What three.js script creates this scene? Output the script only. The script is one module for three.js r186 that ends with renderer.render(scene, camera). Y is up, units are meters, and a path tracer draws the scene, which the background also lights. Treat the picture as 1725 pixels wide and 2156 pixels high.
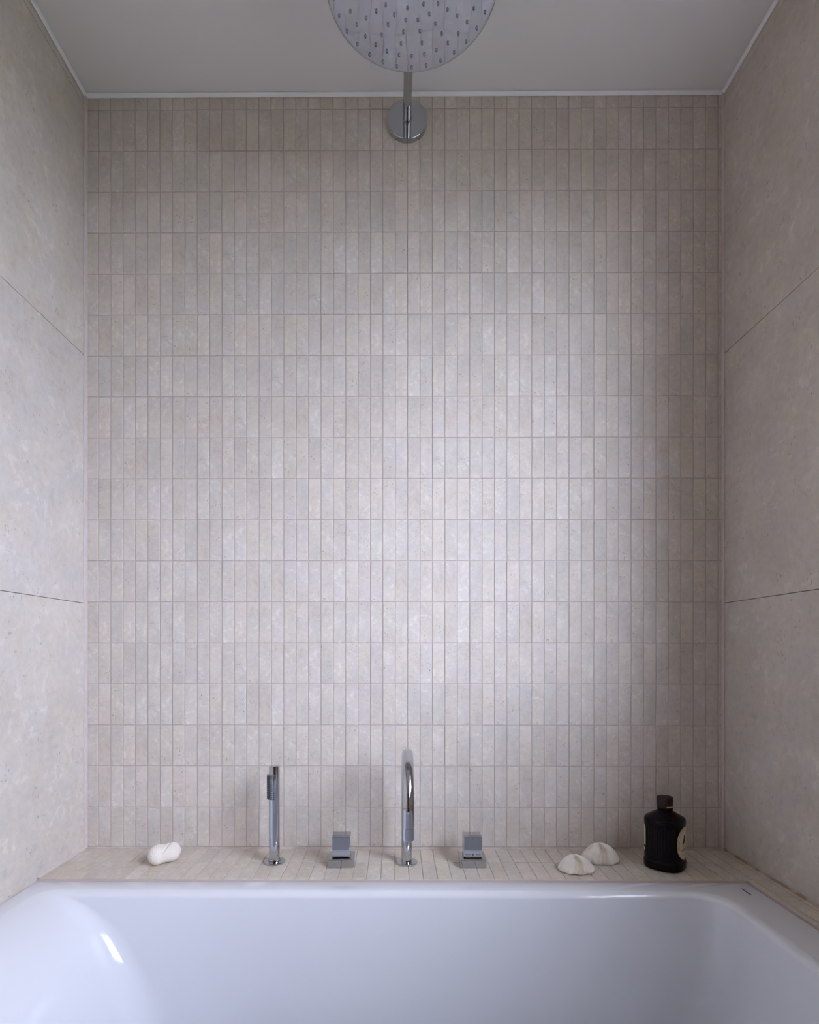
import * as THREE from 'three';
import { RoundedBoxGeometry } from 'three/addons/geometries/RoundedBoxGeometry.js';
import { mergeGeometries, mergeVertices, toCreasedNormals } from 'three/addons/utils/BufferGeometryUtils.js';
import { RectAreaLightUniformsLib } from 'three/addons/lights/RectAreaLightUniformsLib.js';

// ---------------------------------------------------------------- camera, sky, light, exposure
const scene = new THREE.Scene();
const FRAME_W = 1725, FRAME_H = 2156, FOCAL = 1220;          // pixels
const CAM = new THREE.Vector3(0, 1.034, 1.391);
const camera = new THREE.PerspectiveCamera(2 * Math.atan(FRAME_H / 2 / FOCAL) * 180 / Math.PI, FRAME_W / FRAME_H, 0.02, 200);
camera.position.copy(CAM);
camera.rotation.y = 0.3 * Math.PI / 180;
camera.setViewOffset(FRAME_W, FRAME_H, 862.5 - 831.6, 1078 - 1371, FRAME_W, FRAME_H);   // shifted lens: verticals stay upright

const renderer = new THREE.WebGLRenderer({ antialias: true });
renderer.toneMapping = THREE.LinearToneMapping;
renderer.toneMappingExposure = 1.0;
renderer.shadowMap.enabled = true;
RectAreaLightUniformsLib.init();

const SKY = new THREE.Color().setRGB(0.84, 0.935, 1.19);
scene.background = SKY.clone();
scene.backgroundIntensity = 10;
// area light added outside the window, standing in for the bright open sky
const addedSkyLight = new THREE.RectAreaLight(new THREE.Color().setRGB(0.84, 0.935, 1.19), 15.9, 2.4, 1.8);
addedSkyLight.name = 'open_sky';
addedSkyLight.position.set(2.40, 2.45, 3.35);
addedSkyLight.lookAt(0.35, 1.35, 0.5);
scene.add(addedSkyLight);

// ---------------------------------------------------------------- helpers
function mulberry(a) {
  return () => { a |= 0; a = a + 0x6D2B79F5 | 0; let t = Math.imul(a ^ a >>> 15, 1 | a); t = t + Math.imul(t ^ t >>> 7, 61 | t) ^ t; return ((t ^ t >>> 14) >>> 0) / 4294967296; };
}
const taken = {};
function numbered(name) {
  const n = taken[name] = (taken[name] ?? -1) + 1;
  return n ? `${name}_${String(n).padStart(3, '0')}` : name;
}
function mesh(name, geometry, material, parent) {
  const m = new THREE.Mesh(geometry, material);
  m.name = parent ? name : numbered(name);
  m.castShadow = m.receiveShadow = true;
  (parent ?? scene).add(m);
  return m;
}
function group(name, position = [0, 0, 0], turn = 0) {
  const g = new THREE.Group(); g.name = numbered(name);
  g.position.set(...position); g.rotation.y = turn; scene.add(g);
  return g;
}
function tag(o, label, category, extra = {}) { Object.assign(o.userData, { label, category }, extra); return o; }
const structure = (o, label, category) => tag(o, label, category, { kind: 'structure' });
function box(x0, x1, y0, y1, z0, z1) {
  const g = new THREE.BoxGeometry(x1 - x0, y1 - y0, z1 - z0);
  g.translate((x0 + x1) / 2, (y0 + y1) / 2, (z0 + z1) / 2);
  return g;
}
function planarUV(g, scale, du = 0, dv = 0) {               // box projection in metres
  const p = g.attributes.position, n = g.attributes.normal, uv = new Float32Array(p.count * 2);
  for (let i = 0; i < p.count; i++) {
    const x = p.getX(i), y = p.getY(i), z = p.getZ(i), ax = Math.abs(n.getX(i)), ay = Math.abs(n.getY(i)), az = Math.abs(n.getZ(i));
    let u, v;
    if (az >= ax && az >= ay) { u = x; v = y; } else if (ax >= ay) { u = z; v = y; } else { u = x; v = z; }
    uv[2 * i] = u / scale + du; uv[2 * i + 1] = v / scale + dv;
  }
  g.setAttribute('uv', new THREE.BufferAttribute(uv, 2));
  return g;
}
function tint(g, r, gg, b) {
  const n = g.attributes.position.count, c = new Float32Array(n * 3);
  for (let i = 0; i < n; i++) { c[3 * i] = r; c[3 * i + 1] = gg; c[3 * i + 2] = b; }
  g.setAttribute('color', new THREE.BufferAttribute(c, 3));
  return g;
}

// ---------------------------------------------------------------- textures
const sstep = (a, b, x) => { const t = Math.min(1, Math.max(0, (x - a) / (b - a))); return t * t * (3 - 2 * t); };
function gradientNoise(size, px, py, seed) {                // tileable gradient noise, about -0.7..0.7
  const rnd = mulberry(seed), gx = new Float32Array(px * py), gy = new Float32Array(px * py), out = new Float32Array(size * size);
  for (let i = 0; i < px * py; i++) { const a = rnd() * Math.PI * 2; gx[i] = Math.cos(a); gy[i] = Math.sin(a); }
  for (let y = 0; y < size; y++) {
    const fy = y * py / size, iy = Math.floor(fy), ty = fy - iy, sy = ty * ty * ty * (ty * (ty * 6 - 15) + 10), r0 = (iy % py) * px, r1 = ((iy + 1) % py) * px;
    for (let x = 0; x < size; x++) {
      const fx = x * px / size, ix = Math.floor(fx), tx = fx - ix, sx = tx * tx * tx * (tx * (tx * 6 - 15) + 10), c0 = ix % px, c1 = (ix + 1) % px;
      const a = gx[r0 + c0] * tx + gy[r0 + c0] * ty, b = gx[r0 + c1] * (tx - 1) + gy[r0 + c1] * ty;
      const c = gx[r1 + c0] * tx + gy[r1 + c0] * (ty - 1), d = gx[r1 + c1] * (tx - 1) + gy[r1 + c1] * (ty - 1);
      const p = a + (b - a) * sx, q = c + (d - c) * sx;
      out[y * size + x] = p + (q - p) * sy;
    }
  }
  return out;
}
function fbm(size, period, octaves, seed, gain = 0.5, aspect = 1) {
  const out = new Float32Array(size * size);
  let amp = 1;
  for (let o = 0; o < octaves; o++, amp *= gain, period *= 2) {
    const n = gradientNoise(size, Math.round(period), Math.round(period * aspect), seed + o * 101);
    for (let i = 0; i < out.length; i++) out[i] += n[i] * amp;
  }
  return out;
}
function dataTexture(data, size, srgb) {
  const t = new THREE.DataTexture(data, size, size, THREE.RGBAFormat, THREE.UnsignedByteType);
  t.wrapS = t.wrapT = THREE.RepeatWrapping; t.magFilter = THREE.LinearFilter; t.minFilter = THREE.LinearMipmapLinearFilter; t.generateMipmaps = true;
  if (srgb) t.colorSpace = THREE.SRGBColorSpace;
  t.needsUpdate = true;
  return t;
}
const toSRGB = (c) => 255 * (c <= 0.0031308 ? 12.92 * c : 1.055 * Math.pow(c, 1 / 2.4) - 0.055);
// height field -> tangent-space normal map; depth in metres from black to white, span in metres
function normalTexture(h, size, depth, span) {
  const d = new Uint8Array(size * size * 4), k = depth * size / span / 2;
  for (let y = 0; y < size; y++) {
    const up = ((y + 1) % size) * size, dn = ((y + size - 1) % size) * size, row = y * size;
    for (let x = 0; x < size; x++) {
      const gx = (h[row + (x + 1) % size] - h[row + (x + size - 1) % size]) * k, gy = (h[up + x] - h[dn + x]) * k, l = 127.5 / Math.sqrt(gx * gx + gy * gy + 1), i = 4 * (row + x);
      d[i] = 127.5 - gx * l; d[i + 1] = 127.5 - gy * l; d[i + 2] = 127.5 + l; d[i + 3] = 255;
    }
  }
  return dataTexture(d, size);
}
// travertine: cloudy beige ground, pale fossil flecks and veins, small dark pits
function travertine(size, seed, span, depth, o) {
  const cloud = fbm(size, o.cloud, 5, seed, 0.6), warm = fbm(size, o.cloud * 1.7, 3, seed + 7), fleckMask = fbm(size, o.fleck / 5, 3, seed + 13);
  const fleck = fbm(size, o.fleck, 3, seed + 29, 0.6), vein = fbm(size, o.vein, 4, seed + 31, 0.5), pit = fbm(size, o.pit, 2, seed + 47, 0.5, o.pitAspect ?? 1), pitMask = fbm(size, o.pit / 11, 2, seed + 59), grain = gradientNoise(size, size / 4, size / 4, seed + 71), mottle = fbm(size, o.mottle, 3, seed + 83, 0.7);
  const col = new Uint8Array(size * size * 4), height = new Float32Array(size * size);
  for (let i = 0; i < size * size; i++) {
    const f = sstep(0.06, 0.42, fleck[i]) * sstep(0.02, 0.34, fleckMask[i]);
    const dk = sstep(0.12, 0.42, -fleck[i]) * sstep(0.0, 0.3, -fleckMask[i]);
    const v = sstep(0.05, 0.0, Math.abs(vein[i])) * sstep(0.0, 0.3, cloud[i]);
    const hole = sstep(o.pitLow, o.pitLow + 0.09, pit[i]) * sstep(0.20, 0.38, pitMask[i]);
    const light = 1 + o.cloudAmp * cloud[i] + 0.045 * grain[i] + 0.075 * mottle[i] + o.fleckAmp * f - 0.07 * dk + o.veinAmp * v - 0.26 * hole;
    const w = 0.065 * warm[i] - 0.02 * f + 0.03 * dk;
    col[4 * i] = toSRGB(Math.min(1, o.base[0] * light * (1 + w * 0.35)));
    col[4 * i + 1] = toSRGB(Math.min(1, o.base[1] * light));
    col[4 * i + 2] = toSRGB(Math.min(1, o.base[2] * light * (1 - w)));
    col[4 * i + 3] = 255;
    height[i] = 0.10 * cloud[i] + 0.04 * grain[i] + 0.07 * f - 0.05 * dk + 0.04 * v - 0.5 * hole + 0.05 * fleck[i];
  }
  return { map: dataTexture(col, size, true), normalMap: normalTexture(height, size, depth, span) };
}
const STONE_SPAN = 1.3;                                      // metres covered by one repeat
const stone = travertine(2048, 11, STONE_SPAN, 0.0010, { base: [0.597, 0.535, 0.474], cloud: 14, fleck: 120, vein: 18, pit: 420, pitLow: 0.36, pitAspect: 0.62, mottle: 110, cloudAmp: 0.11, fleckAmp: 0.13, veinAmp: 0.06 });
const slabStone = travertine(2048, 911, 1.5, 0.0014, { base: [0.597, 0.537, 0.478], cloud: 12, fleck: 70, vein: 5, pit: 330, pitLow: 0.38, pitAspect: 0.5, mottle: 90, cloudAmp: 0.085, fleckAmp: 0.11, veinAmp: 0.07 });

// ---------------------------------------------------------------- materials
const M = {};
M.tile = new THREE.MeshStandardMaterial({ ...stone, roughness: 0.62, vertexColors: true });
M.slab = new THREE.MeshStandardMaterial({ ...slabStone, roughness: 0.58, vertexColors: true });
M.grout = new THREE.MeshStandardMaterial({ color: new THREE.Color().setRGB(0.56, 0.47, 0.435), roughness: 0.95 });
M.masonry = new THREE.MeshStandardMaterial({ color: new THREE.Color().setRGB(0.45, 0.42, 0.39), roughness: 0.95 });
M.ceiling = new THREE.MeshStandardMaterial({ color: new THREE.Color().setRGB(0.82, 0.80, 0.795), roughness: 0.9 });
M.cove = new THREE.MeshStandardMaterial({ color: new THREE.Color().setRGB(0.90, 0.90, 0.92), roughness: 0.5 });
M.plaster = new THREE.MeshStandardMaterial({ color: new THREE.Color().setRGB(0.78, 0.60, 0.43), roughness: 0.9 });
M.acrylic = new THREE.MeshStandardMaterial({ color: new THREE.Color().setRGB(0.76, 0.762, 0.80), roughness: 0.06 });
M.chrome = new THREE.MeshStandardMaterial({ color: new THREE.Color().setRGB(0.50, 0.515, 0.55), metalness: 1, roughness: 0.05 });
M.darkMetal = new THREE.MeshStandardMaterial({ color: new THREE.Color().setRGB(0.10, 0.10, 0.11), metalness: 0.4, roughness: 0.5 });
M.rubber = new THREE.MeshStandardMaterial({ color: new THREE.Color().setRGB(0.27, 0.28, 0.31), roughness: 0.4 });
M.wood = new THREE.MeshStandardMaterial({ color: new THREE.Color().setRGB(0.075, 0.062, 0.055), roughness: 0.55 });
M.floor = new THREE.MeshStandardMaterial({ color: new THREE.Color().setRGB(0.52, 0.37, 0.24), roughness: 0.6 });
M.windowFrame = new THREE.MeshStandardMaterial({ color: new THREE.Color().setRGB(0.75, 0.75, 0.76), roughness: 0.4 });
M.glass = new THREE.MeshPhysicalMaterial({ color: 0xffffff, transmission: 1, thickness: 0, roughness: 0, ior: 1.5 });
M.ground = new THREE.MeshStandardMaterial({ color: new THREE.Color().setRGB(0.10, 0.11, 0.07), roughness: 1 });
{
  const s = 512, m = fbm(s, 14, 4, 333, 0.6), c = new Uint8Array(s * s * 4);
  for (let i = 0; i < s * s; i++) {
    const k = Math.max(0, Math.min(1, 0.5 + m[i] * 1.3)); c[4 * i] = 0; c[4 * i + 1] = 255 * (0.03 + 0.05 * k); c[4 * i + 2] = 255; c[4 * i + 3] = 255;
  }
  M.plate = new THREE.MeshStandardMaterial({ color: new THREE.Color().setRGB(0.455, 0.47, 0.53), metalness: 1, roughness: 1, roughnessMap: dataTexture(c, s) });
}
// grout beads in the corners: pinkish cement with ochre stains that have outlines of their own
function beadMaterial(seed, stain, base) {
  const s = 512, n = fbm(s, 9, 4, seed, 0.6), g = fbm(s, 60, 3, seed + 5), c = new Uint8Array(s * s * 4);
  for (let i = 0; i < s * s; i++) {
    const k = stain * sstep(-0.2, 0.2, n[i]), l = 1 + 0.09 * g[i];
    const mix = [0, 1, 2].map((j) => l * (base[j] * (1 - k) + [0.34, 0.235, 0.15][j] * k));
    for (let j = 0; j < 3; j++) c[4 * i + j] = Math.min(255, toSRGB(Math.min(1, mix[j])));
    c[4 * i + 3] = 255;
  }
  return new THREE.MeshStandardMaterial({ map: dataTexture(c, s, true), roughness: 0.9 });
}
M.bead = beadMaterial(71, 0.08, [0.60, 0.51, 0.48]);
M.beadSoiled = beadMaterial(79, 0.32, [0.56, 0.47, 0.42]);
M.beadStained = beadMaterial(75, 0.8, [0.50, 0.40, 0.33]);

// ---------------------------------------------------------------- room sizes
const PX = 0.00114;                                          // metres per photo pixel on the back wall
const L = -0.7524, R = 0.7792, CEIL = 2.371, LEDGE = 0.56, END = 3.6;
const COL0 = (205.7 - 838) * PX, COLP = 26.09 * PX, ROW0 = 1.034 + (1371 - 230.4) * PX, ROWP = 86.43 * PX;
const JOINT = 0.0020, PROUD = 0.0012, BEVEL = 0.0005;
const LEDGE_FRONT = 0.1863, LEDGE_MID = 0.090, RIM = 0.5562, TUB_R = 0.7222, TUB_F = 0.937;
const WIN = { z0: 0.545, z1: 2.00, y0: 1.09, y1: 2.10, depth: 0.12 }, STONE_END = 2.14;

// ---------------------------------------------------------------- mosaic tiles
// one tile: front face with chamfered edges, seen from the front only; w along x, h along y, thickness along z
function tileGeometry(w, h, t, bevel, du, dv, span) {
  const a = w / 2, b = h / 2, i = a - bevel, j = b - bevel, pos = [], idx = [];
  const ring = (x, y, z) => [[-x, -y, z], [x, -y, z], [x, y, z], [-x, y, z]];
  const quads = [];
  const back = ring(a, b, 0), edge = ring(a, b, t - bevel), front = ring(i, j, t);
  quads.push(front);
  for (let k = 0; k < 4; k++) {
    const n = (k + 1) % 4;
    quads.push([edge[k], edge[n], front[n], front[k]], [back[k], back[n], edge[n], edge[k]]);
  }
  for (const q of quads) { const s = pos.length / 3; for (const v of q) pos.push(...v); idx.push(s, s + 1, s + 2, s, s + 2, s + 3); }
  const g = new THREE.BufferGeometry();
  g.setAttribute('position', new THREE.Float32BufferAttribute(pos, 3)); g.setIndex(idx); g.computeVertexNormals();
  const uv = [];
  for (let k = 0; k < pos.length; k += 3) uv.push(pos[k] / span + du, pos[k + 1] / span + dv);
  g.setAttribute('uv', new THREE.Float32BufferAttribute(uv, 2));
  return g;
}
const tone = (rnd) => { const l = 1 + (rnd() + rnd() + rnd() - 1.5) * 0.052, w = (rnd() - 0.5) * 0.045, p = (rnd() - 0.5) * 0.022; return [l * (1 + w * 0.4 + p), l * (1 - p * 0.5), l * (1 - w)]; };
const tileKinds = new Map();
function tileVariant(w, h, k, warm) {
  const key = `${w.toFixed(4)} ${h.toFixed(4)} ${k} ${warm}`;
  if (!tileKinds.has(key)) {
    const rnd = mulberry(1000 + k * 77);
    const g = tileGeometry(w, h, PROUD, BEVEL, rnd() * 7, rnd() * 7, STONE_SPAN);
    const c = tone(rnd); tileKinds.set(key, tint(g, c[0] * (warm ? 1.012 : 1), c[1], c[2] * (warm ? 0.955 : 1)));
  }
  return tileKinds.get(key);
}
const VARIANTS = 60;
function layTiles(parent, spots, individuals, place, name, warm = false) {
  const rnd = mulberry(parent.name.length * 31 + spots.length);
  for (const s of spots) {
    s.k = Math.floor(rnd() * VARIANTS); s.lift = (rnd() - 0.5) * 0.0005; s.tilt = [(rnd() - 0.5) * 0.004, (rnd() - 0.5) * 0.008];
    s.du = (rnd() - 0.5) * 0.0004;
  }
  const order = [...spots].sort((a, b) => a.rank - b.rank), rest = [];
  order.forEach((s, i) => {
    const g = tileVariant(s.w, s.h, s.k, warm), o = new THREE.Object3D();
    place(o, s); o.updateMatrix();
    if (i < individuals) {
      const m = mesh(name, g, M.tile, parent); m.position.copy(o.position); m.quaternion.copy(o.quaternion);
    } else rest.push(g.clone().applyMatrix4(o.matrix));
  });
  if (rest.length) mesh(name + '_field', mergeGeometries(rest), M.tile, parent).userData.kind = 'stuff';
}
{
  // back wall: 52 columns, 18 whole rows and a cut one under the ceiling
  const wall = structure(group('wall_back'), 'mosaic wall of narrow upright beige stone tiles behind the taps', 'wall');
  mesh('masonry', box(L - 0.2, R + 0.2, 0, CEIL + 0.05, -0.22, -0.006), M.masonry, wall);
  mesh('grout_bed', box(L, R, LEDGE - 0.02, CEIL, -0.006, 0), M.grout, wall);
  const edges = [L + 0.0025]; for (let k = 0; k <= 50; k++) edges.push(COL0 + k * COLP); edges.push(R - 0.001);
  const spots = [];
  for (let j = 0; j <= 18; j++) {
    const top = j === 0 ? CEIL - 0.002 : ROW0 - (j - 1) * ROWP, bot = j === 18 ? LEDGE + 0.004 : ROW0 - j * ROWP;
    for (let c = 0; c < 52; c++) {
      const x0 = edges[c] + JOINT / 2, x1 = edges[c + 1] - JOINT / 2, y0 = bot + JOINT / 2, y1 = top - JOINT / 2;
      const x = (x0 + x1) / 2, y = (y0 + y1) / 2, whole = c > 0 && c < 51 && j > 0 && j < 18;
      spots.push({ x, y, w: whole ? COLP - JOINT : x1 - x0, h: whole ? ROWP - JOINT : y1 - y0, rank: whole ? Math.hypot(x - CAM.x, y - CAM.y) : 9 + c });
    }
  }
  layTiles(wall, spots, 300, (o, s) => { o.position.set(s.x + s.du, s.y, s.lift); o.rotation.set(s.tilt[0] * 0.5, s.tilt[1], 0); }, 'tile');
}
{
  // ledge behind the tub and its narrow return beside the wall
  const ledge = structure(group('ledge'), 'tiled stone ledge behind the tub carrying the taps', 'ledge');
  const top = LEDGE - PROUD;
  mesh('masonry', mergeGeometries([box(L, R, 0, LEDGE - 0.012, 0, LEDGE_FRONT + 0.001), box(TUB_R + 0.001, R, 0, LEDGE - 0.012, LEDGE_FRONT + 0.001, TUB_F)]), M.masonry, ledge);
  mesh('grout_bed', mergeGeometries([box(L, R, LEDGE - 0.012, top, 0, LEDGE_FRONT + 0.0035), box(TUB_R + 0.0012, R, LEDGE - 0.012, top, LEDGE_FRONT + 0.0035, TUB_F)]), M.grout, ledge);
  const cols = [L + 0.004]; for (let k = 0; k <= 50; k++) cols.push(COL0 + k * COLP); cols.push(R - 0.003);
  const rows = [0.004, LEDGE_MID, LEDGE_FRONT + JOINT / 2], spots = [];
  for (let k = 0; k < 7; k++) rows.push(LEDGE_FRONT + 0.0005 + (k + 1) * ROWP + 0.001);
  for (let j = 0; j < rows.length - 1; j++) for (let c = 0; c < 52; c++) {
    let x0 = cols[c] + JOINT / 2, x1 = cols[c + 1] - JOINT / 2; const z0 = rows[j] + JOINT / 2, z1 = Math.min(rows[j + 1] - JOINT / 2, TUB_F);
    if (j > 1) { if (x1 < TUB_R + 0.003) continue; x0 = Math.max(x0, TUB_R + 0.0018); }
    if (z1 - z0 < 0.01) continue;
    spots.push({ x: (x0 + x1) / 2, z: (z0 + z1) / 2, w: x1 - x0, h: z1 - z0, rank: 0 });
  }
  layTiles(ledge, spots, 300, (o, s) => { o.position.set(s.x + s.du, top + s.lift * 0.4, s.z); o.rotation.set(-Math.PI / 2, 0, 0); }, 'tile', true);
}

// ---------------------------------------------------------------- side walls of large stone slabs
const SLAB_Y = [LEDGE - 0.6 - 0.012, 0.553, 1.149, 1.7445, 2.343, CEIL];
function slabWall(parent, x, facing, tones, hole, seed) {
  const rnd = mulberry(seed), gap = 0.0011, th = 0.009;
  const zs = [0.0035, 1.2, STONE_END];
  const slabs = [];
  for (let r = 0; r < SLAB_Y.length - 1; r++) for (let c = 0; c < zs.length - 1; c++) {
    let rects = [[zs[c] + (c ? gap / 2 : 0), zs[c + 1] - gap / 2, Math.max(0, SLAB_Y[r]) + gap / 2, SLAB_Y[r + 1] - gap / 2]];
    if (hole) rects = rects.flatMap(([z0, z1, y0, y1]) => {
      if (z1 <= hole.z0 || z0 >= hole.z1 || y1 <= hole.y0 || y0 >= hole.y1) return [[z0, z1, y0, y1]];
      const out = [], a = Math.max(z0, hole.z0), b = Math.min(z1, hole.z1);
      if (z0 < hole.z0) out.push([z0, hole.z0, y0, y1]);
      if (z1 > hole.z1) out.push([hole.z1, z1, y0, y1]);
      if (y0 < hole.y0) out.push([a, b, y0, hole.y0]);
      if (y1 > hole.y1) out.push([a, b, hole.y1, y1]);
      return out;
    });
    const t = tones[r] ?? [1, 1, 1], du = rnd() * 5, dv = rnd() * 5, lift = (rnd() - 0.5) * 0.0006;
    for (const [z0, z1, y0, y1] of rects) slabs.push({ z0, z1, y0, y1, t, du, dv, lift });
  }
  for (const s of slabs) {
    const w = s.z1 - s.z0, h = s.y1 - s.y0, g = tileGeometry(w, h, th, 0.0004, 0, 0, 1.5);
    g.translate(0, 0, s.lift);
    const uv = g.attributes.uv, p = g.attributes.position;
    for (let i = 0; i < uv.count; i++) uv.setXY(i, (s.z0 + w / 2 + facing * -p.getX(i)) / 1.5 + s.du, (s.y0 + h / 2 + p.getY(i)) / 1.5 + s.dv);
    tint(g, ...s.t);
    const m = mesh('stone_slab', g, M.slab, parent);
    m.position.set(x - facing * th, s.y0 + h / 2, s.z0 + w / 2); m.rotation.y = facing * Math.PI / 2;
  }
}
{
  const wall = structure(group('wall_left'), 'bright wall of large pale stone slabs facing the window', 'wall');
  mesh('masonry', box(L - 0.2, L - 0.010, 0, CEIL + 0.05, -0.006, STONE_END), M.masonry, wall);
  mesh('plaster', box(L - 0.2, L, 0, CEIL + 0.05, STONE_END, END), M.plaster, wall);
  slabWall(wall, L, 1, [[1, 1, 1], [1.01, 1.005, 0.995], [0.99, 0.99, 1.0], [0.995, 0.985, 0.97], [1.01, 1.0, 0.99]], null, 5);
}
{
  const wall = structure(group('wall_right'), 'shaded wall of large stone slabs beside the dark bottle', 'wall');
  const t = 0.25, x0 = R + 0.010, x1 = R + t;
  mesh('masonry', mergeGeometries([box(x0, x1, 0, CEIL + 0.05, -0.006, WIN.z0), box(x0, x1, 0, CEIL + 0.05, WIN.z1, STONE_END), box(x0, x1, 0, WIN.y0, WIN.z0, WIN.z1), box(x0, x1, WIN.y1, CEIL + 0.05, WIN.z0, WIN.z1)]), M.masonry, wall);
  slabWall(wall, R, -1, [[1, 1, 1], [0.985, 0.985, 0.98], [1.0, 0.995, 0.985], [0.99, 0.98, 0.97], [1.005, 0.995, 0.985]], WIN, 9);
  mesh('plaster', box(R, x1, 0, CEIL + 0.05, STONE_END, END), M.plaster, wall);
  // stone reveals of the window
  const rv = (a, b, c, d, e, f) => mesh('stone_reveal', tint(planarUV(box(a, b, c, d, e, f), 1.5), 0.97, 0.97, 0.96), M.slab, wall);
  rv(R + 0.001, R + WIN.depth, WIN.y0, WIN.y0 + 0.010, WIN.z0, WIN.z1);
  rv(R + 0.001, R + WIN.depth, WIN.y1 - 0.010, WIN.y1, WIN.z0, WIN.z1);
  rv(R + 0.001, R + WIN.depth, WIN.y0 + 0.010, WIN.y1 - 0.010, WIN.z0, WIN.z0 + 0.010);
  rv(R + 0.001, R + WIN.depth, WIN.y0 + 0.010, WIN.y1 - 0.010, WIN.z1 - 0.010, WIN.z1);
}
{
  const win = structure(group('window_1'), 'two-light window with white frame in the wall beside the tub', 'window');
  const x0 = R + WIN.depth, x1 = x0 + 0.05, { z0, z1, y0, y1 } = WIN, f = 0.045, zm = (z0 + z1) / 2 + 0.12;
  mesh('window_frame', mergeGeometries([box(x0, x1, y0, y0 + f, z0, z1), box(x0, x1, y1 - f, y1, z0, z1), box(x0, x1, y0 + f, y1 - f, z0, z0 + f), box(x0, x1, y0 + f, y1 - f, z1 - f, z1), box(x0, x1, y0 + f, y1 - f, zm - 0.022, zm + 0.022)]), M.windowFrame, win);
  for (const [a, b] of [[z0 + f, zm - 0.022], [zm + 0.022, z1 - f]]) {
    const p = mesh('pane', new THREE.PlaneGeometry(b - a, y1 - y0 - 2 * f), M.glass, win);
    p.position.set(x0 + 0.025, (y0 + y1) / 2, (a + b) / 2); p.rotation.y = -Math.PI / 2;
  }
}
{
  const c = structure(group('ceiling'), 'plain painted ceiling above the tub and shower head', 'ceiling');
  mesh('plasterboard', box(L - 0.2, R + 0.25, CEIL, CEIL + 0.05, -0.006, END), M.ceiling, c);
  const fl = structure(group('floor'), 'warm brown floor in front of the tub', 'floor');
  mesh('boards', box(L - 0.2, R + 0.25, -0.1, 0, -0.22, END + 0.2), M.floor, fl);
  const w = structure(group('wall_front'), 'plastered wall behind the camera facing the tub', 'wall');
  mesh('plaster', box(L - 0.2, R + 0.25, 0, CEIL + 0.05, END, END + 0.2), M.plaster, w);
  const d = structure(group('door_1'), 'brown wooden door in the wall facing the tub', 'door');
  mesh('door_leaf', box(-0.45, 0.45, 0.005, 2.10, END - 0.045, END - 0.001), M.wood, d);
  mesh('handle', new THREE.CapsuleGeometry(0.01, 0.11, 6, 12).rotateZ(Math.PI / 2).translate(-0.30, 1.02, END - 0.085), M.chrome, d);
  mesh('spindle', new THREE.CylinderGeometry(0.009, 0.009, 0.05, 12).rotateX(Math.PI / 2).translate(-0.345, 1.02, END - 0.065), M.chrome, d);
  const g = structure(group('ground'), 'dark ground outside below the window', 'ground');
  mesh('soil', box(R + 0.3, 60, -3.2, -3.0, -60, 60), M.ground, g);
}
// coves under the ceiling and grout beads in the corners: a strip with a concave section along a straight edge
function strip(a, b, u, v, size, jitter, seed, steps, concave = true) {
  const A = new THREE.Vector3(...a), B = new THREE.Vector3(...b), U = new THREE.Vector3(...u), V = new THREE.Vector3(...v), rnd = mulberry(seed);
  const K = 7, pos = [], uv = [], idx = [], len = A.distanceTo(B), dir = B.clone().sub(A).normalize();
  let s1 = size, s2 = size;
  for (let i = 0; i <= steps; i++) {
    const p = A.clone().lerp(B, i / steps);
    s1 += (size * (1 + (rnd() - 0.5) * 2 * jitter) - s1) * 0.5; s2 += (size * (1 + (rnd() - 0.5) * 2 * jitter) - s2) * 0.5;
    for (let k = 0; k < K; k++) {
      const t = k / (K - 1) * Math.PI / 2, x = concave ? 1 - Math.sin(t) : 1 - k / (K - 1), y = concave ? 1 - Math.cos(t) : k / (K - 1);
      const q = p.clone().addScaledVector(U, s1 * (0.12 + x * 0.88)).addScaledVector(V, s2 * (0.12 + y * 0.88));
      pos.push(q.x, q.y, q.z); uv.push(i / steps * len / 0.5, k / (K - 1) * 0.03);
    }
    pos.push(p.x, p.y, p.z); uv.push(i / steps * len / 0.5, 0);
  }
  const flip = new THREE.Vector3().crossVectors(U, V).dot(dir) < 0, N = K + 1;
  for (let i = 0; i < steps; i++) for (let k = 0; k < N; k++) {
    const p = i * N + k, q = i * N + (k + 1) % N, r = p + N, t = q + N;
    flip ? idx.push(p, q, r, q, t, r) : idx.push(p, r, q, q, r, t);
  }
  const g = new THREE.BufferGeometry();
  g.setAttribute('position', new THREE.Float32BufferAttribute(pos, 3)); g.setAttribute('uv', new THREE.Float32BufferAttribute(uv, 2)); g.setIndex(idx);
  return toCreasedNormals(g, 0.6);
}
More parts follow.
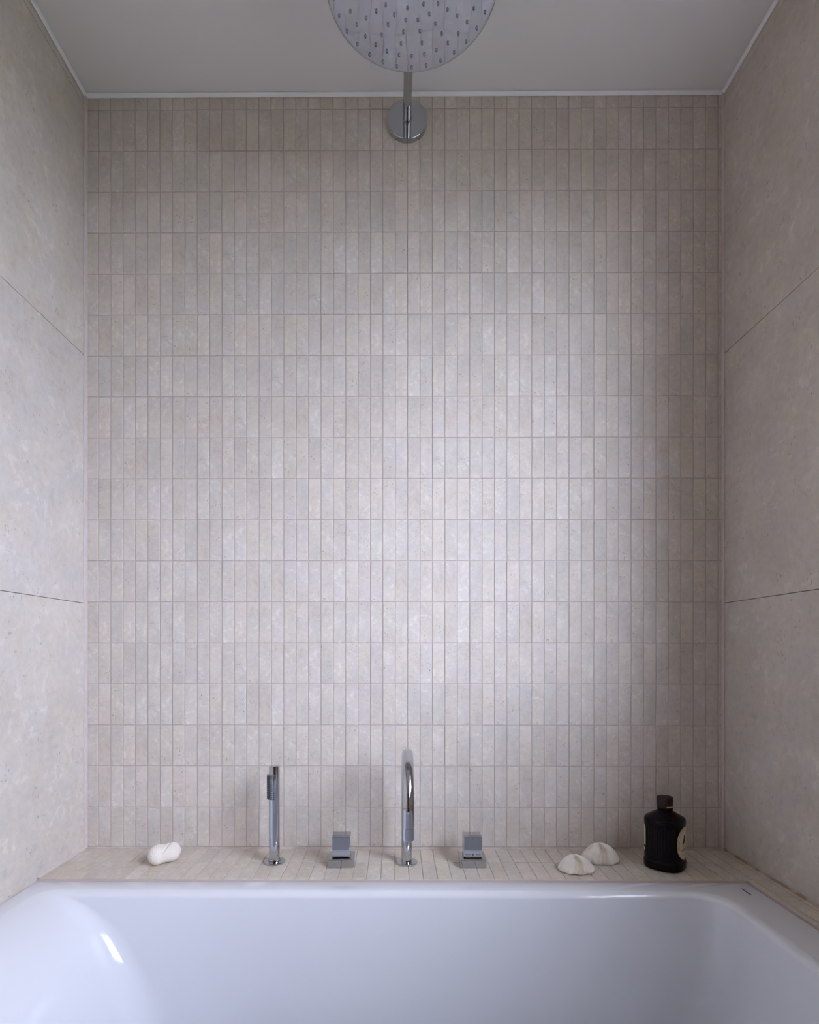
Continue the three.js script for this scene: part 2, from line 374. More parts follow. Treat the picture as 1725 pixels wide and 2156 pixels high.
{
  const C = CEIL - 0.0005;
  structure(mesh('trim_1', strip([L, C, 0.001], [R, C, 0.001], [0, 0, 1], [0, -1, 0], 0.0072, 0.05, 21, 120), M.cove), 'white cove bead along the top of the mosaic wall', 'cove');
  structure(mesh('trim_2', strip([L, C, 0.002], [L, C, END], [1, 0, 0], [0, -1, 0], 0.007, 0.05, 22, 120), M.cove), 'white cove bead along the top of the bright slab wall', 'cove');
  structure(mesh('trim_3', strip([R, C, 0.002], [R, C, END], [-1, 0, 0], [0, -1, 0], 0.007, 0.05, 23, 120), M.cove), 'white cove bead along the top of the shaded slab wall', 'cove');
  structure(mesh('trim_4', strip([L, LEDGE, 0.001], [L, C, 0.001], [1, 0, 0], [0, 0, 1], 0.0068, 0.03, 24, 160), M.bead), 'pinkish grout bead up the corner beside the bright slab wall', 'grout bead');
  structure(mesh('trim_5', strip([R, LEDGE, 0.001], [R, C, 0.001], [-1, 0, 0], [0, 0, 1], 0.0058, 0.03, 25, 160), M.bead), 'thin grout bead up the corner beside the shaded slab wall', 'grout bead');
  structure(mesh('trim_6', strip([L, LEDGE - 0.001, 0.001], [R, LEDGE - 0.001, 0.001], [0, 0, 1], [0, 1, 0], 0.0055, 0.25, 26, 260), M.beadSoiled), 'stained grout bead where the mosaic wall meets the ledge', 'grout bead');
  structure(mesh('trim_7', strip([L, LEDGE - 0.001, 0.002], [L, LEDGE - 0.001, LEDGE_FRONT], [1, 0, 0], [0, 1, 0], 0.006, 0.3, 27, 60), M.bead), 'pinkish grout bead where the bright slab wall meets the ledge', 'grout bead');
  structure(mesh('trim_8', strip([R, LEDGE - 0.001, 0.002], [R, LEDGE - 0.001, TUB_F], [-1, 0, 0], [0, 1, 0], 0.0055, 0.4, 28, 160), M.beadStained), 'ochre-stained grout bead where the shaded slab wall meets the ledge', 'grout bead');
}

// ---------------------------------------------------------------- bathtub
{
  const tub = tag(group('bathtub', [0, 0, 0]), 'white built-in bathtub with a sloping end below the tiled ledge', 'bathtub');
  // outline of a rectangle with four corner radii: the same number of points on each corner and side, so that levels join up
  const CORNER = 44, SIDE_X = 44, SIDE_Z = 24, N = 4 * CORNER + 2 * SIDE_X + 2 * SIDE_Z;
  function outline(x0, x1, z0, z1, rLB, rRB, rRF, rLF) {
    const pts = [];
    // corners ease into the sides (superellipse), so that reflections run on without a break
    const ease = (v) => Math.sign(v) * Math.pow(Math.abs(v), 2 / 2.35);
    const corner = (cx, cz, r, a0) => { for (let i = 0; i < CORNER; i++) { const t = a0 + (i / (CORNER - 1)) * Math.PI / 2; pts.push([cx + r * ease(Math.cos(t)), cz + r * ease(Math.sin(t))]); } };
    const side = (n, a, b) => { for (let i = 1; i <= n; i++) { const t = i / (n + 1); pts.push([a[0] + (b[0] - a[0]) * t, a[1] + (b[1] - a[1]) * t]); } };
    corner(x1 - rRF, z1 - rRF, rRF, 0); side(SIDE_X, [x1 - rRF, z1], [x0 + rLF, z1]);
    corner(x0 + rLF, z1 - rLF, rLF, Math.PI / 2); side(SIDE_Z, [x0, z1 - rLF], [x0, z0 + rLB]);
    corner(x0 + rLB, z0 + rLB, rLB, Math.PI); side(SIDE_X, [x0 + rLB, z0], [x1 - rRB, z0]);
    corner(x1 - rRB, z0 + rRB, rRB, 1.5 * Math.PI); side(SIDE_Z, [x1, z0 + rRB], [x1, z1 - rRF]);
    return pts;
  }
  // inner walls at depth d below the rim: [ , x0, x1, z0, z1, left radius, right radius]; the end by the bright wall slopes like a backrest
  const smooth = (d) => [d, -0.704 + 0.102 * (1 - Math.exp(-d / 0.042)) + 0.40 * d, 0.634 - 0.118 * d, 0.245 + 0.085 * d, 0.876 - 0.085 * d, 0.031 + 0.17 * d, 0.064 + 0.03 * d];
  const rings = [], ring = (pts, y) => rings.push(pts.map(([x, z]) => [x, y, z]));
  const OUT = (e, y) => ring(outline(L + 0.0012 + e, TUB_R - e, LEDGE_FRONT + 0.0045 + e, TUB_F - e, 0.004, 0.004, 0.004, 0.004), y);
  OUT(0, 0); OUT(0, RIM - 0.004); OUT(0.001, RIM - 0.0012); OUT(0.003, RIM); OUT(0.0045, RIM);
  const inner = rings.length;
  // inner lip: a small roll, then the walls, then a floor with a soft foot
  const lip = (d, e) => { const t = smooth(d); ring(outline(t[1] - e, t[2] + e, t[3] - e, t[4] + e, t[5] + e, t[6] + e, t[6] + e, t[5] + e), RIM - d); };
  lip(0, 0.0170); lip(0, 0.0155);
  for (let i = 0; i <= 14; i++) { const a = i / 14 * Math.PI / 2; lip(0.012 * (1 - Math.cos(a)), 0.015 * (1 - Math.sin(a))); }
  for (let i = 0; i <= 170; i++) lip(0.014 + (0.37 - 0.014) * Math.pow(i / 170, 1.3), 0);
  for (let i = 1; i <= 8; i++) { const a = i / 8 * Math.PI / 2; lip(0.37 + 0.05 * Math.sin(a), -0.05 * (1 - Math.cos(a))); }
  for (let i = 1; i <= 4; i++) { const last = rings[rings.length - 1]; rings.push(last.map(([x, y, z]) => [0.06 + (x - 0.06) * (1 - i / 4 * 0.5), y - 0.001, 0.57 + (z - 0.57) * (1 - i / 4 * 0.5)])); }
  rings.push(rings[rings.length - 1].map(([, y]) => [0.06, y, 0.57]));
  const skirt = rings.slice(0, inner + 1), basin = rings.slice(inner), quads = (rows, at) => {
    const idx = [], far = (a, b) => (at[3 * a] - at[3 * b]) ** 2 + (at[3 * a + 1] - at[3 * b + 1]) ** 2 + (at[3 * a + 2] - at[3 * b + 2]) ** 2;
    for (let i = 0; i < rows - 1; i++) for (let k = 0; k < N; k++) {
      const a = i * N + k, b = i * N + (k + 1) % N, c = a + N, d = b + N;
      far(a, d) < far(b, c) ? idx.push(a, c, d, a, d, b) : idx.push(a, c, b, b, c, d);                // the shorter diagonal
    }
    return idx;
  };
  const surface = (rows) => { const p = rows.flat(2), g = new THREE.BufferGeometry(); g.setAttribute('position', new THREE.Float32BufferAttribute(p, 3)); g.setIndex(quads(rows.length, p)); return g; };
  const outerPart = toCreasedNormals(mergeVertices(surface(skirt), 1e-5), 0.9), innerPart = surface(basin);
  { // normals of the basin from its own two directions
    const nrm = [], V = (p) => new THREE.Vector3(...p);
    for (let i = 0; i < basin.length; i++) for (let k = 0; k < N; k++) {
      if (i < 3 || i > basin.length - 4) { nrm.push(0, 1, 0); continue; }
      const along = V(basin[i][(k + 1) % N]).sub(V(basin[i][(k + N - 1) % N])), down = V(basin[i + 1][k]).sub(V(basin[i - 1][k]));
      const n = along.cross(down).normalize(); if (n.y < 0 && i > basin.length - 8) n.negate();
      nrm.push(-n.x, -n.y, -n.z);
    }
    innerPart.setAttribute('normal', new THREE.Float32BufferAttribute(nrm, 3));
    const m = 20 * N, s = Math.sign(innerPart.attributes.normal.getY(m)); // the rolled lip faces upwards
    if (s < 0) for (let i = 3 * N; i < (basin.length - 3) * N; i++) innerPart.attributes.normal.setXYZ(i, -innerPart.attributes.normal.getX(i), -innerPart.attributes.normal.getY(i), -innerPart.attributes.normal.getZ(i));
  }
  const g = mergeGeometries([outerPart, innerPart.toNonIndexed()]);
  const shell = mesh('shell', g, M.acrylic, tub);
  mesh('printed_mark', box(0.6905, 0.6935, RIM, RIM + 0.0003, 0.222, 0.252), M.darkMetal, tub).userData.label = 'short grey printed mark on the rim';
  mesh('drain', new THREE.CylinderGeometry(0.028, 0.03, 0.006, 40).translate(0.10, RIM - 0.419, 0.57), M.chrome, tub);
}

// ---------------------------------------------------------------- taps
const lathe = (pts, seg = 48) => { const g = new THREE.LatheGeometry(pts.map(([r, y]) => new THREE.Vector2(r, y)), seg); return toCreasedNormals(g, 0.5); };
{
  const t = tag(group('hand_shower', [-0.2775, LEDGE, 0.0915]), 'slim upright chrome hand shower with grey rubber nozzles', 'hand shower');
  mesh('flange', lathe([[0, 0], [0.0242, 0], [0.0246, 0.0008], [0.0246, 0.0030], [0.0236, 0.0042], [0.0150, 0.0048], [0.0130, 0.0052], [0, 0.0052]]), M.chrome, t);
  mesh('collar', lathe([[0.0118, 0.005], [0.0132, 0.0056], [0.0134, 0.0078], [0.0128, 0.0088], [0.0128, 0.0095], [0.0118, 0.0098]]), M.chrome, t);
  mesh('wand', lathe([[0, 0.0095], [0.0118, 0.0095], [0.0121, 0.0100], [0.0121, 0.2160], [0.0114, 0.2170], [0, 0.2170]]), M.chrome, t);
  const pins = new THREE.Group(); pins.name = 'nozzle_strip'; t.add(pins);
  M.darkRubber = new THREE.MeshStandardMaterial({ color: new THREE.Color().setRGB(0.10, 0.106, 0.12), roughness: 0.45 });
  const pg = lathe([[0.0019, 0], [0.0016, 0.0026], [0.0009, 0.0050], [0, 0.0053]], 10);
  const rows = 13, cols = 5;
  for (let j = 0; j < rows; j++) for (let c = 0; c < cols; c++) {
    const a = (-88 + c * 24 + (j % 2 ? 0 : 0)) * Math.PI / 180, y = 0.1445 + j * 0.0043;   // angle from +z towards -x
    const m = mesh('nozzle', pg, M.darkRubber, pins);
    m.position.set(Math.sin(a) * 0.0116, y, Math.cos(a) * 0.0116);
    m.quaternion.setFromUnitVectors(new THREE.Vector3(0, 1, 0), new THREE.Vector3(Math.sin(a), 0, Math.cos(a)));
  }
}
{
  const t = tag(group('bath_spout', [0.0197, LEDGE, 0.0944], 0), 'tall chrome gooseneck bath spout between the two square handles', 'bath spout');
  mesh('flange', lathe([[0, 0], [0.0238, 0], [0.0243, 0.0009], [0.0243, 0.0040], [0.0232, 0.0052], [0.0150, 0.0056], [0, 0.0056]]), M.chrome, t);
  const r = 0.0119, reach = 0.180, R0 = reach / 2, yc = 0.2705 - r - R0, tip = 0.134, path = new THREE.CurvePath(), V = (y, z) => new THREE.Vector3(0, y, z);
  const pts = [V(0.005, 0), V(0.06, 0), V(yc - 0.03, 0)];
  for (let i = 0; i <= 24; i++) { const a = Math.PI - i / 24 * Math.PI; pts.push(V(yc + R0 * Math.sin(a), R0 + R0 * Math.cos(a))); }
  pts.push(V(yc - 0.012, reach), V(tip, reach));
  mesh('neck', new THREE.TubeGeometry(new THREE.CatmullRomCurve3(pts, false, 'centripetal'), 240, r, 40, false), M.chrome, t);
  mesh('aerator', lathe([[0, 0], [0.0105, 0], [0.0121, 0.0018], [0.0121, 0.0248], [0.0116, 0.0252], [0.0116, 0.0262]]).translate(0, 0.109, reach), M.chrome, t);
}
function squareHandle(x, turn, label) {
  const t = tag(group('tap_handle', [x, LEDGE, 0.0985], turn), label, 'tap handle', { group: 'square chrome tap handles on the ledge' });
  mesh('base_plate', new RoundedBoxGeometry(0.0575, 0.0190, 0.0545, 4, 0.0022).translate(0, 0.0095, 0), M.chrome, t);
  mesh('stem', new RoundedBoxGeometry(0.034, 0.004, 0.030, 2, 0.001).translate(0, 0.0200, -0.001), M.chrome, t);
  mesh('grip', new RoundedBoxGeometry(0.0405, 0.0455, 0.0375, 4, 0.0016).translate(0, 0.0430, -0.001), M.chrome, t);
  return t;
}
squareHandle(-0.1255, 0.03, 'plain square chrome tap handle between hand shower and gooseneck spout');
{
  const t = squareHandle(0.1652, -0.012, 'square chrome tap handle with engraved mark, between spout and coral shells');
  const zf = 0.01775 + 0.0001;
  mesh('screw_hole', new RoundedBoxGeometry(0.0036, 0.0014, 0.0004, 2, 0.0002).translate(0.0003, 0.0615, zf), M.darkMetal, t);
  const b = (x, y, w, h, a = 0) => new THREE.BoxGeometry(w, h, 0.0003).rotateZ(a).translate(x, y, zf);
  mesh('engraved_mark', mergeGeometries([b(-0.0105, 0.0263, 0.0105, 0.0009), b(0.0115, 0.0263, 0.0105, 0.0009), b(0, 0.0263, 0.0060, 0.0008), b(0, 0.0263, 0.0060, 0.0008, Math.PI / 3), b(0, 0.0263, 0.0060, 0.0008, -Math.PI / 3), b(-0.0153, 0.0269, 0.0009, 0.0020), b(0.0163, 0.0269, 0.0009, 0.0020)]), M.darkMetal, t).userData.label = 'small engraved line and star mark';
}

// ---------------------------------------------------------------- rain shower
{
  const H = 1.034 + 1.2644, x = 0.0222, t = tag(group('rain_shower', [x, H, 0]), 'round chrome rain shower head on an arm from the mosaic wall', 'shower head');
  const toZ = (g) => g.rotateX(Math.PI / 2);
  mesh('wall_plate', toZ(lathe([[0, 0.001], [0.0472, 0.001], [0.0478, 0.0018], [0.0478, 0.0146], [0.0468, 0.0155], [0, 0.0155]], 96)), M.chrome, t);
  mesh('collar', toZ(lathe([[0.0095, 0.0150], [0.0112, 0.0152], [0.0112, 0.0178], [0.0104, 0.0182]], 48)), M.chrome, t);
  const zc = 0.392, pts = [new THREE.Vector3(0, 0, 0.015), new THREE.Vector3(0, 0, 0.12), new THREE.Vector3(0, 0, 0.25)];
  for (let i = 0; i <= 10; i++) { const a = i / 10 * Math.PI / 2; pts.push(new THREE.Vector3(0, -0.035 + 0.035 * Math.cos(a), zc - 0.035 + 0.035 * Math.sin(a))); }
  pts.push(new THREE.Vector3(0, -0.085, zc));
  mesh('arm', new THREE.TubeGeometry(new THREE.CatmullRomCurve3(pts, false, 'centripetal'), 160, 0.0098, 32, false), M.chrome, t);
  mesh('ball_joint', lathe([[0.0098, -0.078], [0.0150, -0.080], [0.0180, -0.088], [0.0185, -0.098], [0.0160, -0.106], [0.0240, -0.109], [0.0240, -0.112]]).translate(0, 0, zc), M.chrome, t);
  const drop = -0.1194;
  const face = []; for (let i = 0; i <= 48; i++) face.push([0.1465 * i / 48, 0]);
  const dg = new THREE.LatheGeometry([...face, [0.1478, 0.0003], [0.1489, 0.0009], [0.1496, 0.0018], [0.1500, 0.0032], [0.1498, 0.0048], [0.1488, 0.0060], [0.12, 0.0082], [0.03, 0.0095], [0, 0.0095]].map(([r, y]) => new THREE.Vector2(r, y)), 180);
  { // the thin sheet is not quite flat: dents of a tenth of a millimetre
    const p = dg.attributes.position;
    for (let i = 0; i < p.count; i++) {
      const px = p.getX(i), pz = p.getZ(i), r = Math.hypot(px, pz);
      if (p.getY(i) < 0.0002) p.setY(i, 0.000042 * sstep(0.1465, 0.12, r) * (Math.sin(px * 95 + 1.3 * Math.sin(pz * 60)) + Math.sin(pz * 78 + px * 40 + 1) + 0.16 * Math.sin(px * 170 - pz * 110) + 0.12 * Math.sin(pz * 190 + 70 * px + 2)));
    }
    dg.computeVertexNormals();
  }
  const disc = mesh('head', dg.translate(0.0023, drop, zc), M.plate, t);
  planarUV(disc.geometry, 0.4);
  const pg = lathe([[0, -0.0008], [0.0008, -0.0010], [0.0013, -0.0028], [0.0019, -0.0027], [0.0023, -0.0014], [0.0027, 0.0002]], 20);
  const put = (r, deg) => { const a = deg * Math.PI / 180, m = mesh('nozzle', pg, M.rubber, t); m.position.set(0.0023 + r * Math.sin(a), drop, zc - r * Math.cos(a)); };
  for (const [r, n, off] of [[0.0338, 7, -12.7], [0.0535, 15, -11.2], [0.0735, 15, -11.2], [0.0948, 15, -11.2], [0.1160, 30, 1], [0.1378, 30, 1]]) for (let k = 0; k < n; k++) put(r, off + k * 360 / n);
}

// ---------------------------------------------------------------- soap bottle
{
  const t = tag(group('soap_bottle', [0.588, LEDGE, 0.112], -43 * Math.PI / 180), 'dark brown soap bottle with cream labels standing in the ledge corner', 'bottle');
  M.bottle = new THREE.MeshPhysicalMaterial({ color: new THREE.Color().setRGB(0.005, 0.0025, 0.003), roughness: 0.2, specularIntensity: 0.25 });
  M.cap = new THREE.MeshPhysicalMaterial({ color: new THREE.Color().setRGB(0.022, 0.0085, 0.0075), roughness: 0.35, specularIntensity: 0.4 });
  M.gold = new THREE.MeshStandardMaterial({ color: new THREE.Color().setRGB(0.75, 0.48, 0.16), metalness: 0.7, roughness: 0.35 });
  // section: superellipse; [height, half width, exponent, rib depth]
  const prof = [[0, 0.036, 2.6, 0], [0.0012, 0.0392, 2.6, 0], [0.004, 0.0410, 2.6, 0], [0.0165, 0.0412, 2.6, 0], [0.0185, 0.0408, 2.6, 0], [0.0198, 0.0396, 2.6, 0], [0.0215, 0.0394, 2.6, 0], [0.024, 0.0400, 2.6, 0.2], [0.028, 0.0397, 2.6, 1], [0.06, 0.0394, 2.6, 1], [0.090, 0.0396, 2.6, 1], [0.0945, 0.0400, 2.6, 0.6], [0.0975, 0.0404, 2.5, 0], [0.101, 0.0408, 2.5, 0], [0.1075, 0.0404, 2.4, 0], [0.1095, 0.0394, 2.4, 0], [0.1225, 0.0185, 2.1, 0], [0.1245, 0.0156, 2, 0], [0.1262, 0.0146, 2, 0], [0.132, 0.0143, 2, 0]];
  const radius = (half, n, a) => half / Math.pow(Math.pow(Math.abs(Math.cos(a)), n) + Math.pow(Math.abs(Math.sin(a)), n), 1 / n);
  const at = (y) => { for (let i = 1; i < prof.length; i++) if (y <= prof[i][0]) { const t = (y - prof[i - 1][0]) / (prof[i][0] - prof[i - 1][0]); return prof[i].map((v, k) => prof[i - 1][k] + (v - prof[i - 1][k]) * t); } return prof[prof.length - 1]; };
  const ribs = (a, y) => { // flutes on the faces towards +z and -z only
    const s = Math.sin(a), c = Math.cos(a), face = sstep(0.72, 0.86, Math.abs(s));
    return face * 0.0011 * (0.5 + 0.5 * Math.cos(c * 46 + (Math.abs(c) > 0 ? 0 : 0) + (y - 0.09) * (c > 0.15 ? 26 * (c - 0.15) : 0))) * sstep(0.0, 0.02, y - 0.03);
  };
  const S = 256, ys = [];
  for (let i = 1; i < prof.length; i++) { const n = Math.max(1, Math.round((prof[i][0] - prof[i - 1][0]) / 0.0015)); for (let k = 0; k < n; k++) ys.push(prof[i - 1][0] + (prof[i][0] - prof[i - 1][0]) * k / n); }
  ys.push(0.132);
  const pos = [], idx = [];
  for (const y of ys) { const [, h, n, rb] = at(y); for (let k = 0; k < S; k++) { const a = k / S * 2 * Math.PI, r = radius(h, n, a) - ribs(a, y) * rb; pos.push(r * Math.cos(a), y, r * Math.sin(a)); } }
  for (let i = 0; i < ys.length - 1; i++) for (let k = 0; k < S; k++) { const a = i * S + k, b = i * S + (k + 1) % S; idx.push(a, a + S, b, b, a + S, b + S); }
  const c = pos.length / 3; pos.push(0, 0.0, 0); for (let k = 0; k < S; k++) idx.push(c, k, (k + 1) % S);
  const g = new THREE.BufferGeometry(); g.setAttribute('position', new THREE.Float32BufferAttribute(pos, 3)); g.setIndex(idx); g.computeVertexNormals();
  mesh('bottle_body', g, M.bottle, t);
  const cap = mesh('cap', lathe([[0.0145, 0.1300], [0.0160, 0.1302], [0.0163, 0.1320], [0.0163, 0.1352], [0.0168, 0.1358], [0.0168, 0.1515], [0.0160, 0.1535], [0.0135, 0.1542], [0.0128, 0.1536], [0, 0.1536]], 64), M.cap, t);
  mesh('neck_ring', lathe([[0.0144, 0.1262], [0.0160, 0.1266], [0.0162, 0.1290], [0.0150, 0.1300]], 64), M.bottle, t);
  const seal = new THREE.CylinderGeometry(0.01695, 0.01665, 0.0042, 24, 1, true, 0.55, 0.95).translate(0, 0.1345, 0);
  mesh('gold_seal', seal, M.gold, t);
  // labels: stadium or rounded rectangle laid round the faces towards +x and -x
  function labelPatch(face, w, h, yc, round) {
    const K = 26, T = 96, p = [], u = [], ix = [];
    for (let i = 0; i <= K; i++) for (let j = 0; j < T; j++) {
      const a = j / T * 2 * Math.PI, e = round ? 2.35 : 8, rr = 1 / Math.pow(Math.pow(Math.abs(Math.cos(a)), e) + Math.pow(Math.abs(Math.sin(a)), e), 1 / e);
      let sx = rr * Math.cos(a) * w / 2, sy = rr * Math.sin(a) * h / 2;
      if (round) { // stadium: half-circles of radius w/2 above and below
        const straight = h / 2 - w / 2; sx = Math.cos(a) * w / 2; sy = Math.sin(a) * w / 2 + Math.sign(Math.sin(a)) * straight * Math.min(1, Math.abs(Math.sin(a)) * 6);
      }
      sx *= i / K; sy *= i / K;
      const y = yc + sy, [, half, n] = at(y);
      // walk along the section from the middle of the face by arc length sx
      let ang = 0, len = 0, px = radius(half, n, 0), pz = 0; const dir = Math.sign(sx) || 1, target = Math.abs(sx);
      while (len < target && ang < 1.5) { ang += 0.01; const r = radius(half, n, ang), qx = r * Math.cos(ang), qz = r * Math.sin(ang); len += Math.hypot(qx - px, qz - pz); px = qx; pz = qz; }
      const rr2 = radius(half, n, ang) + 0.0005;
      p.push(face * rr2 * Math.cos(ang), y, -face * dir * rr2 * Math.sin(ang));
      u.push(0.5 + sx / w, 0.5 + sy / h);
    }
    for (let i = 0; i < K; i++) for (let j = 0; j < T; j++) { const a = i * T + j, b = i * T + (j + 1) % T; ix.push(a, a + T, b, b, a + T, b + T); }
    const gg = new THREE.BufferGeometry(); gg.setAttribute('position', new THREE.Float32BufferAttribute(p, 3)); gg.setAttribute('uv', new THREE.Float32BufferAttribute(u, 2)); gg.setIndex(ix); gg.computeVertexNormals();
    return gg;
  }
  function labelPrint(front) {
    const cv = document.createElement('canvas'); cv.width = 512; cv.height = 720; const x = cv.getContext('2d');
    x.fillStyle = '#d9c6a4'; x.fillRect(0, 0, 512, 720); x.fillStyle = x.strokeStyle = '#2b2019';
    if (front) {
      x.lineWidth = 5; const arch = (m) => { const r = 256 - m; x.beginPath(); x.arc(256, 256, r, Math.PI, 0); x.lineTo(256 + r, 464); x.arc(256, 464, r, 0, Math.PI); x.closePath(); x.stroke(); };
      arch(22); x.lineWidth = 3; arch(82);
      x.font = 'bold 34px sans-serif'; x.textAlign = 'center'; x.textBaseline = 'middle';
      const put = (s, cx, cy, r, a0, step) => { [...s].forEach((ch, i) => { const a = a0 + i * step; x.save(); x.translate(cx + r * Math.cos(a), cy + r * Math.sin(a)); x.rotate(a + Math.PI / 2); x.fillText(ch, 0, 0); x.restore(); }); };
      [...'MOISSON'].forEach((ch, i) => { x.save(); x.translate(52, 468 - i * 27); x.rotate(-Math.PI / 2); x.fillText(ch, 0, 0); x.restore(); });
      put('/ SAVON NOIR', 256, 256, 204, Math.PI + 0.03, 0.125);
      x.beginPath(); x.moveTo(250, 170); x.bezierCurveTo(330, 230, 330, 330, 230, 372); x.bezierCurveTo(170, 396, 150, 380, 158, 350); x.bezierCurveTo(200, 330, 215, 250, 250, 170); x.fill();
      x.font = 'bold 50px sans-serif'; x.fillText('H', 214, 424);
      x.textAlign = 'left'; x.font = 'bold 74px sans-serif'; x.fillText('LAVANT', 96, 500);
      x.font = 'bold 24px sans-serif'; x.textAlign = 'center'; for (const [s, y] of [['--- --- ---', 556], ['-- --- --', 592], ['--- --', 626]]) x.fillText(s, 250, y);
    } else { x.fillRect(0, 560, 512, 70); x.lineWidth = 4; x.strokeRect(16, 16, 480, 688); }
    const tx = new THREE.CanvasTexture(cv); tx.colorSpace = THREE.SRGBColorSpace;
    return new THREE.MeshStandardMaterial({ map: tx, roughness: 0.7, side: THREE.DoubleSide });
  }
  mesh('paper_label', labelPatch(1, 0.053, 0.070, 0.0605, true), labelPrint(true), t).userData.label = 'cream arched label with dark lettering and emblem';
  mesh('paper_label', labelPatch(-1, 0.066, 0.058, 0.064, false), labelPrint(false), t).userData.label = 'cream rectangular label';
}

// ---------------------------------------------------------------- mushroom corals
{
  // off-white aragonite with ochre streaks between the septa of the fan (u = turn round the dome, v = way down it)
  const s = 512, streak = fbm(s, 90, 2, 551, 0.5, 0.06), m = fbm(s, 9, 3, 571), f = gradientNoise(s, 128, 128, 5), c = new Uint8Array(s * s * 4), hg = new Float32Array(s * s);
  for (let y = 0; y < s; y++) for (let x = 0; x < s; x++) {
    const i = y * s + x, u = (x / s - 0.25) * 2 * Math.PI, fan = Math.exp(-Math.pow(u / 0.42, 2));
    const k = fan * sstep(-0.15, 0.35, streak[i]), l = 1 + 0.06 * m[i] + 0.03 * f[i];
    c[4 * i] = toSRGB(Math.min(1, 0.80 * l * (1 - 0.10 * k))); c[4 * i + 1] = toSRGB(Math.min(1, 0.735 * l * (1 - 0.24 * k))); c[4 * i + 2] = toSRGB(Math.min(1, 0.655 * l * (1 - 0.44 * k))); c[4 * i + 3] = 255;
    hg[i] = 0.5 * f[i];
  }
  M.coral = new THREE.MeshStandardMaterial({ map: dataTexture(c, s, true), normalMap: normalTexture(hg, s, 0.0003, 0.1), roughness: 0.95 });
}
// a mound of septa fanning from a slit on the crown; +z is the face towards the tub
function domeCoral(o) {
  const S = 900, T = 64, pos = [], uv = [], idx = [], rnd = mulberry(o.seed), ph = [...Array(8)].map(() => rnd() * 6.28), W = S + 1;
  for (let j = 0; j <= T; j++) for (let i = 0; i <= S; i++) {
    const th = i / S * 2 * Math.PI, t = j / T, c = Math.cos(th), s = Math.sin(th);
    const wave = 1 + 0.03 * Math.sin(2 * th + ph[0]) + 0.02 * Math.sin(3 * th + ph[1]) + 0.014 * Math.sin(11 * th + ph[2]) + 0.010 * Math.sin(23 * th + ph[3]);
    const rx = o.rx * wave, rz = (s > 0 ? o.front : o.back) * wave, q = Math.pow(t, 0.9);
    let h = o.h * Math.pow(Math.max(0, 1 - Math.pow(q, o.belly)), o.round);
    h *= 1 - o.dent * Math.exp(-Math.pow((th - Math.PI * 1.02) / 0.5, 2)) * Math.exp(-Math.pow((q - 0.68) / 0.22, 2));
    let x = o.ax * (1 - q) + rx * c * q, z = o.az * (1 - q) + rz * s * q, y = h;
    const fan = Math.exp(-Math.pow((th - Math.PI / 2) / 0.50, 2)), side = 0.22 + 0.78 * fan;
    const ridge = Math.pow(0.5 + 0.5 * Math.cos(th * o.septa + 0.5 * Math.sin(t * 11 + ph[5]) + 0.35 * Math.sin(th * 31)), 0.7);
    const amp = (0.0003 + 0.0019 * fan) * Math.min(1, t * 5) * (1 - 0.3 * t), r = Math.max(0.010, Math.hypot(x - o.ax, z - o.az)), k = 1 - amp * side * (1 - ridge) / r;
    x = o.ax + (x - o.ax) * k; z = o.az + (z - o.az) * k; y -= amp * (1 - ridge) * 0.8 * Math.min(1, h / 0.006);
    y -= 0.0055 * Math.exp(-Math.pow((x - o.ax) / 0.0016, 2)) * Math.exp(-Math.pow((z - o.az - 0.005) / 0.010, 2));
    const foot = o.lift + 0.0016 * (0.5 + 0.5 * Math.sin(9 * th + ph[6])) * sstep(0.8, 1, t);
    pos.push(x, Math.max(0, y) + foot, z); uv.push(i / S, t * 0.5);
  }
  for (let j = 1; j <= 4; j++) for (let i = 0; i <= S; i++) { const p = (T * W + i) * 3, k = 1 - j / 4 * (j < 4 ? 0.8 : 1); pos.push(pos[p] * k, 0, pos[p + 2] * k); uv.push(i / S, 0.5 + j * 0.02); }
  const rows = T + 5;
  for (let j = 0; j < rows - 1; j++) for (let i = 0; i < S; i++) { const a = j * W + i, b = a + 1; idx.push(a, b, a + W, b, b + W, a + W); }
  const g = new THREE.BufferGeometry(); g.setAttribute('position', new THREE.Float32BufferAttribute(pos, 3)); g.setAttribute('uv', new THREE.Float32BufferAttribute(uv, 2)); g.setIndex(idx); g.computeVertexNormals();
  return g;
}
{
  const a = tag(group('coral', [0.386, LEDGE, 0.133], 0.08), 'white domed coral nearest the tub edge, its fan lines facing out', 'coral', { group: 'white coral ornaments on the ledge' });
  mesh('dome', domeCoral({ seed: 3, rx: 0.0405, front: 0.034, back: 0.030, h: 0.032, belly: 1.95, round: 0.66, dent: 0.03, ax: -0.004, az: 0.0, septa: 80, lift: 0.0012 }), M.coral, a);
  const b = tag(group('coral', [0.458, LEDGE, 0.078], 0.02), 'taller white domed coral against the mosaic wall, behind another dome', 'coral', { group: 'white coral ornaments on the ledge' });
  mesh('dome', domeCoral({ seed: 8, rx: 0.0405, front: 0.034, back: 0.030, h: 0.0395, belly: 2.15, round: 0.60, dent: 0.26, ax: -0.003, az: 0.002, septa: 84, lift: 0.0012 }), M.coral, b);
}
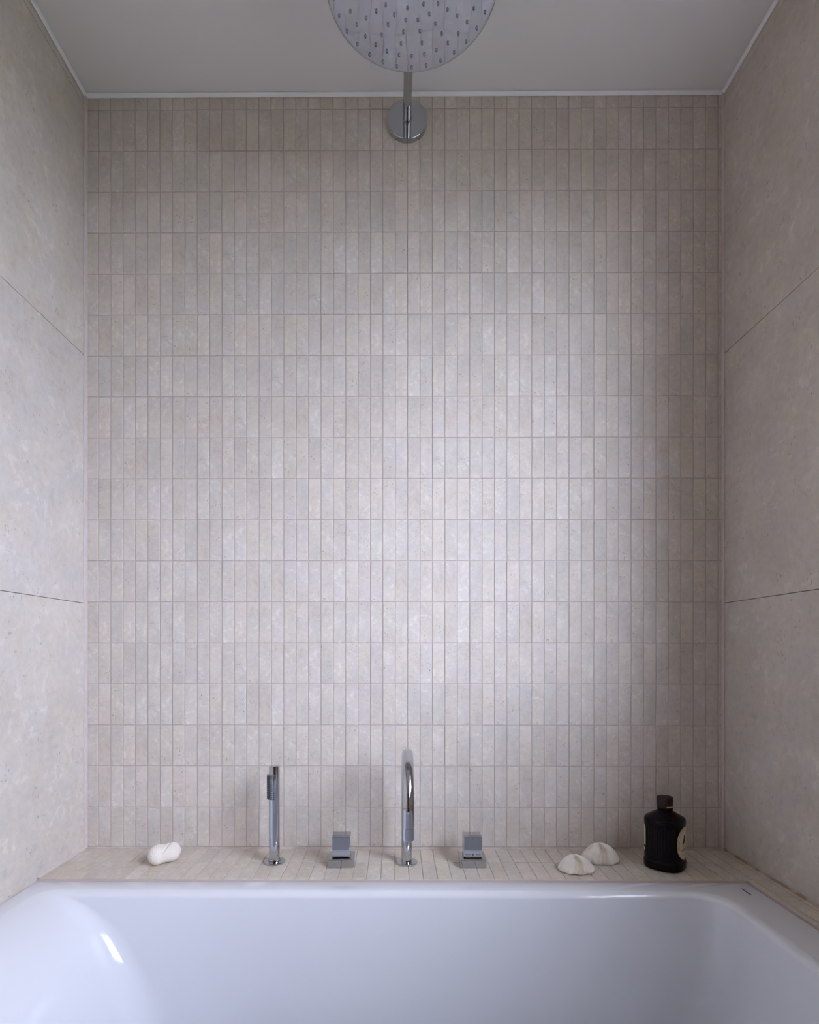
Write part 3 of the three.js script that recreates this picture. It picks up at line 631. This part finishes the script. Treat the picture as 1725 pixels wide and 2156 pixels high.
{
  // folded coral: two lobes with a cleft between them, found by marching outwards from the middle
  const t = tag(group('coral', [-0.523, LEDGE, 0.092]), 'folded white coral of two lobes near the bright slab wall', 'coral', { group: 'white coral ornaments on the ledge' });
  const el = (p, c, r, ry) => { const d = p.clone().sub(c); d.applyAxisAngle(new THREE.Vector3(0, 0, 1), -ry); const k = Math.hypot(d.x / r[0], d.y / r[1], d.z / r[2]); return (k - 1) * Math.min(...r); };
  const smin = (a, b, k) => { const h = Math.max(0, k - Math.abs(a - b)) / k; return Math.min(a, b) - h * h * k / 4; };
  const A = new THREE.Vector3(-0.0130, 0.0200, 0.009), B = new THREE.Vector3(0.0130, 0.0215, -0.006);
  const sdf = (p) => smin(el(p, A, [0.0190, 0.0212, 0.0290], 0.35), el(p, B, [0.0182, 0.0212, 0.0235], 0), 0.015);
  const S = 520, T = 260, O = new THREE.Vector3(0.0015, 0.0215, 0.001), pos = [], uv = [], idx = [], W = S + 1;
  for (let j = 0; j <= T; j++) for (let i = 0; i <= S; i++) {
    const ph = j / T * Math.PI, th = i / S * 2 * Math.PI, d = new THREE.Vector3(Math.sin(ph) * Math.cos(th), Math.cos(ph), Math.sin(ph) * Math.sin(th));
    let lo = 0.008, hi = 0.06; for (let k = 0; k < 22; k++) { const r = (lo + hi) / 2; sdf(O.clone().addScaledVector(d, r)) < 0 ? lo = r : hi = r; }
    const p = O.clone().addScaledVector(d, lo);
    const w = 0.5 + 0.5 * Math.cos((p.x * 0.80 + p.y * 0.60) * 2 * Math.PI / 0.0029 + 1.9 * Math.sin(p.y * 190 + p.z * 60) + 1.6 * Math.sin(p.z * 170 - p.x * 90)), front = 0.25 + 0.75 * sstep(0.016, -0.006, p.x + (p.y - 0.02) * 0.2);
    const cleft = Math.exp(-Math.pow((p.x - 0.0035 - (p.y - 0.03) * 0.45) / 0.0022, 2)) * sstep(0.020, 0.034, p.y);
    p.addScaledVector(d, -0.0008 * (1 - w) * front - 0.0045 * cleft);
    p.y = Math.max(0, p.y); pos.push(p.x, p.y, p.z); uv.push(0.4 + 0.6 * i / S, ph * 0.16);
  }
  for (let j = 0; j < T; j++) for (let i = 0; i < S; i++) { const a = j * W + i, b = a + 1; idx.push(a, b, a + W, b, b + W, a + W); }
  const g = new THREE.BufferGeometry(); g.setAttribute('position', new THREE.Float32BufferAttribute(pos, 3)); g.setAttribute('uv', new THREE.Float32BufferAttribute(uv, 2)); g.setIndex(idx); g.computeVertexNormals();
  mesh('lobes', g, M.coral, t);
}

renderer.render(scene, camera);
